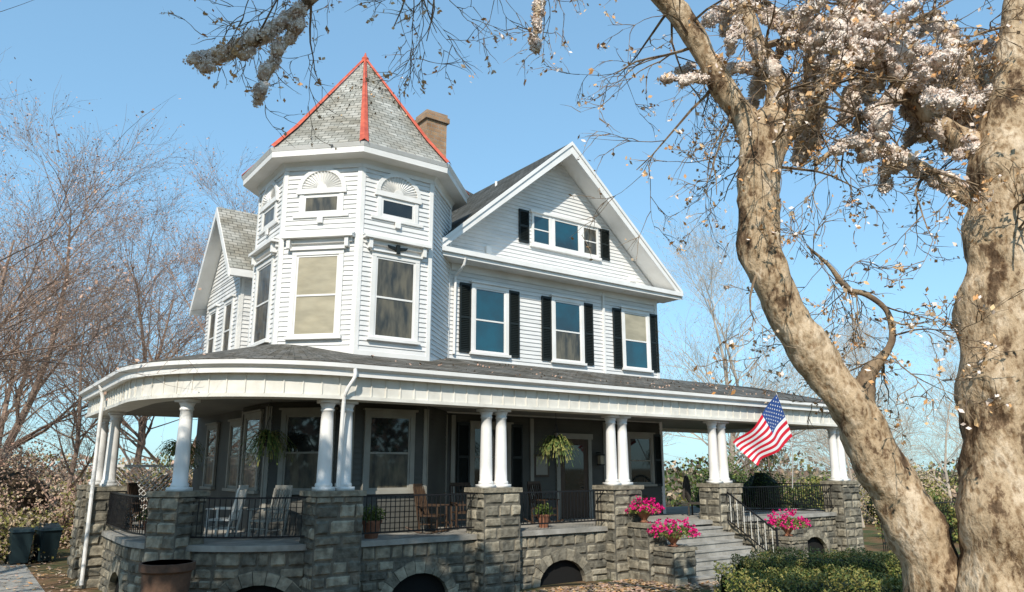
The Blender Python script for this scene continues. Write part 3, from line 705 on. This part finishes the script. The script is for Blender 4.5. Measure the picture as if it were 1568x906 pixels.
def tree_mesh(seed,H,mat,leafm,leafp,lsize,kids=(4,6,6)):
    rg=random.Random(seed);m=MB();lf=[]
    P=[Vector((0,0,0))];d=Vector((0,0,1));rad=[H*.012]
    for i in range(7):
        d=(d+Vector((rg.gauss(0,.12),rg.gauss(0,.12),.2))).normalized(); P.append(P[-1]+d*H*.11); rad.append(H*.012*(1-.8*(i+1)/7))
    m.tube(P,rad,8,mat)
    for k in range(18):
        i=rg.randint(1,6); s=P[i].lerp(P[i+1],rg.random()); a=k*2.4+rg.uniform(-.4,.4); up=.55+.13*i
        grow(m,lf,s,Vector((math.cos(a),math.sin(a),up)).normalized(),H*rg.uniform(.26,.38)*(1.15-.07*i),rad[i]*.5,3,rg,list(kids),mat,droop=-.03,leafp=leafp,spread=.75)
    for p_ in lf:
        m.quad(p_+Vector((rg.gauss(0,.12),rg.gauss(0,.12),rg.gauss(0,.12))),lsize*rg.uniform(.6,1.3),leafm,rg)
    me=m.build('tmp'); d_=me.data; bpy.data.objects.remove(me); return d_
tm=[tree_mesh(1,16,TWR,LFR,.6,.09),tree_mesh(2,18,TWR,LFR,.5,.09),tree_mesh(3,17,TWG,LFP,.25,.09,(4,5,6)),tree_mesh(4,15,TWR,LFP,.5,.09)]
def put(me,L,D,sc,rot,name='bare_tree'):
    x,y=site(L,D); o=bpy.data.objects.new(name,me); scene.collection.objects.link(o); o.location=(x,y,-.5); o.scale=(sc,sc,sc); o.rotation_euler[2]=rot
for L,D,sc,k in ((-20.5,29,1.0,0),(-14.8,33,.9,1),(-25,36,1.1,1),(-19,40,1.0,0),(-14,44,.9,3),(-30,45,1.15,0),(-11,52,.85,1),(-18,31,.75,3),(-23,31,.85,3),(-12.5,38,.7,0),(-22,44,1.0,1),
                 (13,46,1.02,2),(16,52,1.0,2),(23,50,.75,2),(30,48,.7,2),(38,55,.8,2),(27,60,.85,2),(9,58,.95,2),(44,50,.9,2),(20,44,.6,2),(33,42,.6,3),(36,48,.65,2),(26,46,.55,2),(18,40,.5,2),(14,42,.5,3),(-14.2,13.5,1.05,1),
                 (-16,-14,1,1),(-8,-22,1.1,0),(2,-20,1,3),(11,-24,1.1,0),(20,-18,1,1),(30,-10,1.1,0),(-26,-4,1.1,1),(38,-2,1,0),(-34,6,1.1,0)):
    put(tm[k],L,D,sc,R.uniform(0,6))
rg=random.Random(9);m=MB()
for k in range(26000):
    a=rg.uniform(-1.15,1.15);D=rg.uniform(58,80);L=D*a; h=(4.0 if L<0 else 3.2)+2.6*noise.noise(Vector((L*.08,2,0)))+1.6*noise.noise(Vector((L*.4,5,0)))
    x,y=site(L,D); m.quad((x,y,-.4+rg.uniform(0,1)**1.0*max(1,h)),rg.uniform(.2,.6),rg.choice([LFR,LFP,GREEN2,TWG] if L<0 else [LFP,BRND,GREEN,GREEN,GREEN2,TWR]),rg,.7)
for k in range(9000):   # woods across the street
    an=rg.uniform(-1.6,1.6)-math.pi/2; rr=rg.uniform(34,46); L=rr*math.cos(an);D=rr*math.sin(an)
    x,y=site(L,D); m.quad((x,y,-.4+rg.uniform(0,1)*(8+5*noise.noise(Vector((an*4,1,0))))),rg.uniform(.6,1.4),rg.choice([LFR,TWR,GREEN,BRND]),rg,.7)
m.build('distant_treeline')
for L,D,rx,rz,mt,sd in ((-17.2,25.5,1.7,1.0,[GREEN2,LFP],21),(-19.8,27,2.1,1.5,[GREEN2,LFP,LFR],22),(-16.6,31,1.8,1.5,[LFP,LFR,GREEN2],23),(-21,32,2.6,2.4,[LFR,LFP,TWR],24),(-17,38,3,2.2,[LFR,LFP,GREEN2],25),(-24,36,3,2.6,[LFR,TWR,LFP],30),
                       (17.5,33,1.5,1.2,[GREEN2,GREEN],26),(24,36,2.0,1.7,[GREEN,GREEN],27),(21,42,2.4,1.8,[LFP,GREEN2],28),(28,40,1.8,3.0,[GREEN],29),(14,36,1.6,1.5,[GREEN,GREEN2],33),(11,40,1.8,2.2,[GREEN],34)):
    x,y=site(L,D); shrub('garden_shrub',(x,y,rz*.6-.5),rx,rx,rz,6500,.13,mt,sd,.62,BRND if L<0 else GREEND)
def bin_(x,y,rot):
    m=MB(); m.hexa([(-.24,-.24,.06),(.24,-.24,.06),(.24,.24,.06),(-.24,.24,.06),(-.3,-.32,1.0),(.3,-.32,1.0),(.3,.32,1.0),(-.3,.32,1.0)],BINM)
    m.hexa([(-.32,-.36,1.0),(.32,-.36,1.0),(.32,.36,1.02),(-.32,.36,1.02),(-.28,-.3,1.08),(.28,-.3,1.08),(.28,.3,1.12),(-.28,.3,1.12)],BINM)
    m.bar((-.25,.38,.98),(.25,.38,.98),.04,.04,BINM)
    for s_ in (-.28,.24): m.tube([(s_,.26,.11),(s_+.05,.26,.11)],[.11,.11],12,BLACK,cap=True)
    m.build('trash_bin',loc=(x,y,-.4),rot=rot)
bin_(2.75,29.6,.3);bin_(2.0,29.4,.1);bin_(2.9,31.0,0)
m=MB()
for k in range(90):
    x=27.8+k*.14; m.bar((x,15.2,-.4),(x,15.2,1.35),.022,.022,IRON)
for z in (-.1,1.2): m.bar((27.8,15.2,z),(40.4,15.2,z),.03,.045,IRON)
m.build('iron_fence')
# ------------------------------------------------------------------ foreground sycamore
syc=empty('sycamore_tree'); m=MB(); lf=[]; tw=MB(); rg=random.Random(12)
def limb(P,n=8,seg=22,dis=.16,mat=BARK):
    Q=catmull(P,n); pts=[(*site(a,c),b) for a,b,c,r in Q]; rad=[max(.01,q[3]) for q in Q]
    m.tube(pts,rad,seg,mat,dis=dis); return [Vector(p_) for p_ in pts],rad
t1=limb([(5.1,.2,9,.50),(4.88,1.0,9,.40),(4.63,1.98,9,.33),(4.27,2.71,9,.29),(3.92,3.48,9,.26),(3.44,4.28,9,.24),(3.13,5.10,9,.25),(3.13,5.97,9,.25),(3.30,6.75,9.0,.29),(3.38,7.1,9,.2),(3.4,7.25,9,.02)],10,30,.26)
t2=limb([(5.35,.2,8.5,.62),(5.32,1.3,8.5,.50),(5.45,2.71,8.5,.42),(5.67,4.18,8.5,.46),(5.88,5.37,8.5,.40),(6.05,6.46,8.5,.34),(6.36,7.5,8.5,.28),(6.6,8.8,8.5,.2),(6.7,10.5,8.5,.12)],10,30,.24)
lA=limb([(3.25,6.5,9,.22),(3.0,7.1,9,.19),(2.72,7.6,9,.17),(2.33,8.3,8.9,.15),(1.83,8.9,8.8,.14),(.6,9.7,8.6,.12),(-1.0,9.5,8.3,.09),(-2.2,8.3,8,.06),(-2.7,7.8,8,.05),(-3.14,7.5,8,.045),(-3.74,7.26,8,.035)],6,14,.3)
lA2=limb([(-2.5,8.0,8,.05),(-2.74,7.43,8,.045),(-3.0,6.8,8,.035)],4,10)
lA3=limb([(.5,9.7,8.6,.05),(.35,8.9,8.5,.045),(.33,8.3,8.4,.04),(.28,7.75,8.4,.02)],4,10)
lB=limb([(3.3,6.7,9,.2),(3.5,7.5,9,.15),(3.3,8.2,9.1,.13),(3.1,9.4,9.2,.1)],6,14,.3)
lC=limb([(3.4,6.75,9,.18),(3.8,7.1,9,.14),(4.3,7.7,9.1,.12),(5.0,8.6,9.2,.1)],6,14,.3)
lD=limb([(6.05,6.3,8.6,.2),(5.4,7.0,8.9,.14),(5.0,7.9,9,.12),(4.6,9,9,.1)],6,14,.3)
lE=limb([(5.9,5.5,8.6,.12),(5.5,6.0,8.8,.09),(5.0,6.5,9,.07),(4.4,6.7,9,.05),(3.9,6.4,9,.03)],6,12,.25)
lF=limb([(4.12,3.1,9,.15),(4.2,3.45,9.0,.13),(4.27,3.66,8.98,.11),(4.42,3.85,8.95,.055),(4.60,4.10,8.95,.045),(4.58,4.45,8.95,.045),(4.38,4.68,9,.035),(4.15,4.75,9,.03),(3.95,5.05,9,.02),(3.7,5.3,9,.012)],6,12,.5,BARK2)
lG=limb([(6.0,6.0,8.5,.18),(6.4,6.9,9.2,.15),(6.6,7.8,9.6,.12),(6.2,9,9.8,.1)],6,12)
for (P,rd),cnt,Ls in ((t1,7,1.5),(lA,24,1.5),(lB,8,1.4),(lC,10,1.4),(lD,10,1.3),(lE,14,1.2),(lF,16,1.0),(lG,8,1.4),(t2,10,1.5)):
    for k in range(cnt):
        i=rg.randint(int(len(P)*.35),len(P)-1)
        if P is t1[0] : i=rg.randint(int(len(P)*.6),len(P)-1)
        a=Vector((rg.gauss(0,1),rg.gauss(0,1),rg.gauss(-.1,.8))).normalized()
        if P is lA[0]:
            i=rg.randint(int(len(P)*.12),int(len(P)*.66)) if k<19 else rg.randint(int(len(P)*.66),len(P)-6)
            if k<19: a=Vector((rg.gauss(0,.8),rg.gauss(0,.8),rg.gauss(-.9,.5))).normalized()
        grow(tw,lf,P[i],a,Ls*rg.uniform(.6,1.1),min(.026,rd[i]*.3),3,rg,[3,3,3],BARK2,droop=.03,seg=6,leafp=.38,spread=.8,side=4)
for p_ in lf:
    for q in range(rg.randint(1,3)): tw.quad(p_+Vector((rg.gauss(0,.025),rg.gauss(0,.025),rg.gauss(0,.025))),rg.uniform(.03,.09),rg.choice([PETAL,LEAFO,LEAFO,LFP]),rg)
def ico(m_,c,r,rg_,mat,ax):
    K,S=8,12;b=len(m_.v);off=Vector((rg_.uniform(0,50),0,0))
    for j in range(K+1):
        th=math.pi*j/K
        for i in range(S):
            ph=2*math.pi*i/S; d=Vector((math.sin(th)*math.cos(ph),math.sin(th)*math.sin(ph),math.cos(th)))
            q=r*(1+.45*noise.noise(d*1.7+off)+.40*noise.noise(d*4.5+off)+.2*noise.noise(d*9+off)); v=d*q+ax*(d.dot(ax))*r*.6; m_.v.append((c.x+v.x,c.y+v.y,c.z+v.z))
    k=m_.mi(mat)
    for j in range(K):
        for i in range(S): m_.f.append((b+j*S+i,b+j*S+(i+1)%S,b+(j+1)*S+(i+1)%S,b+(j+1)*S+i)); m_.m.append(k)
bl=MB();bp_=MB()
def clump(c,r,ax=None):
    if ax is None or ax.length<1e-4: ax=Vector((rg.gauss(0,1),rg.gauss(0,1),rg.gauss(0,1)))
    ax=ax.normalized()
    for k in range(rg.randint(1,3)):
        cc=c+Vector((rg.gauss(0,r*.42),rg.gauss(0,r*.42),rg.gauss(0,r*.36))); rr=r*rg.uniform(.45,.8)
        ico(bl,cc,rr,rg,FLUFF,ax)
        for q in range(150):
            d=Vector((rg.gauss(0,1),rg.gauss(0,1),rg.gauss(0,1))).normalized(); bp_.quad(cc+(d+ax*d.dot(ax)*.6)*rr*rg.uniform(.85,1.4),rg.uniform(.014,.042),PETAL if rg.random()<.9 else LFP,rg,.8)
for P,lo,hi,r in ((lA[0],.78,1,.10),(lA2[0],.2,1,.09),(lA3[0],.5,1,.08),(lB[0],.25,1,.12),(lC[0],.15,1,.14),(lD[0],.1,1,.16),(lE[0],.2,.8,.12),(lG[0],.1,1,.16)):
    n=len(P);i=int(n*lo)
    while i<min(n,int(n*hi)+1): clump(P[min(i,n-1)],r,P[min(i,n-1)]-P[min(i,n-1)-1]); i+=1
crown=[q for P in (lB[0],lC[0],lD[0],lG[0]) for q in P[len(P)//4:]]
for k in range(58):
    s0_=rg.choice(crown); d=Vector((rg.gauss(0,1),rg.gauss(0,1),rg.gauss(-.15,.55))).normalized(); ln=rg.uniform(.5,1.35)
    P=[s0_+d*ln*j/6+Vector((rg.gauss(0,.05),rg.gauss(0,.05),-.10*(j/6)**2+rg.gauss(0,.04))) for j in range(7)]
    tw.tube(P,[.05,.048,.045,.04,.036,.03,.02],6,BARK2)
    r_=rg.uniform(.075,.125)
    for j in range(rg.randint(2,4),7): clump(P[j],r_,d); clump((P[j]+P[j-1])/2,r_*.9,d)
m.build('trunk_and_limbs',syc,smooth=True);tw.build('twigs',syc);bl.build('blossom_clumps',syc,smooth=True);bp_.build('petals',syc)
# ------------------------------------------------------------------ light direction
az=math.radians(-136);el=math.radians(39)
sd=Vector((math.sin(az)*math.cos(el),math.cos(az)*math.cos(el),math.sin(el)))
rg=random.Random(44);m=MB()
ctr=Vector((6.6,16,.75))+sd*19; lat=Vector((-math.cos(az),math.sin(az),0)); fw=Vector((sd.x,sd.y,0)).normalized()
m.tube([(ctr.x,ctr.y,.3),(ctr.x+.2,ctr.y,4),(ctr.x,ctr.y+.2,8),(ctr.x,ctr.y,ctr.z-1)],[.4,.33,.26,.2],12,BARK)
for k in range(14):
    a=rg.uniform(-1,1); m.tube([ctr-Vector((0,0,1.2)),ctr+lat*a*3-Vector((0,0,.4)),ctr+lat*a*5.2+fw*rg.uniform(-1,1)+Vector((0,0,rg.uniform(-1,1)))],[.16,.1,.03],6,BARK)
for k in range(11000):
    d=Vector((rg.gauss(0,1),rg.gauss(0,1),rg.gauss(0,1))).normalized()*rg.uniform(0,1)**.42
    if noise.noise(d*3.2)>.22: continue
    m.quad(ctr+lat*d.x*6+fw*d.y*1.5+Vector((0,0,d.z*2.2)),rg.uniform(.22,.4),LEAFO,rg)
m.build('unseen_shade_tree')  # unseen tree, flat crown added and shaped to shade the lower porch front
sl_=bpy.data.lights.new('sun','SUN');sl_.energy=5.0;sl_.angle=math.radians(.5);sl_.color=(1,.92,.80)
so=bpy.data.objects.new('sun',sl_);scene.collection.objects.link(so);so.rotation_euler=(-sd).to_track_quat('-Z','Y').to_euler()
w=bpy.data.worlds.new('World');scene.world=w;w.use_nodes=True;nt=w.node_tree
sk=nt.nodes.new('ShaderNodeTexSky');sk.sky_type='NISHITA';sk.sun_disc=False;sk.sun_elevation=el;sk.sun_rotation=az;sk.air_density=1.0;sk.dust_density=.6;sk.ozone_density=1.6
gm=nt.nodes.new('ShaderNodeGamma');gm.inputs[1].default_value=.5
mx=nt.nodes.new('ShaderNodeMix');mx.data_type='RGBA';mx.blend_type='MULTIPLY';mx.inputs[0].default_value=1;mx.inputs[7].default_value=(1.78,2.7,3.25,1)
nt.links.new(sk.outputs[0],gm.inputs[0]);nt.links.new(gm.outputs[0],mx.inputs[6]);nt.links.new(mx.outputs[2],nt.nodes['Background'].inputs[0]);nt.nodes['Background'].inputs[1].default_value=.138
cam=bpy.data.cameras.new('camera');cam.lens=26.29;cam.sensor_width=36;cam.clip_end=2000
co=bpy.data.objects.new('camera',cam);scene.collection.objects.link(co);co.location=(0,0,2.6);co.rotation_euler=(math.radians(90+12.9),0,math.radians(-36));scene.camera=co
scene.view_settings.view_transform='Standard';scene.view_settings.look='None';scene.view_settings.exposure=0
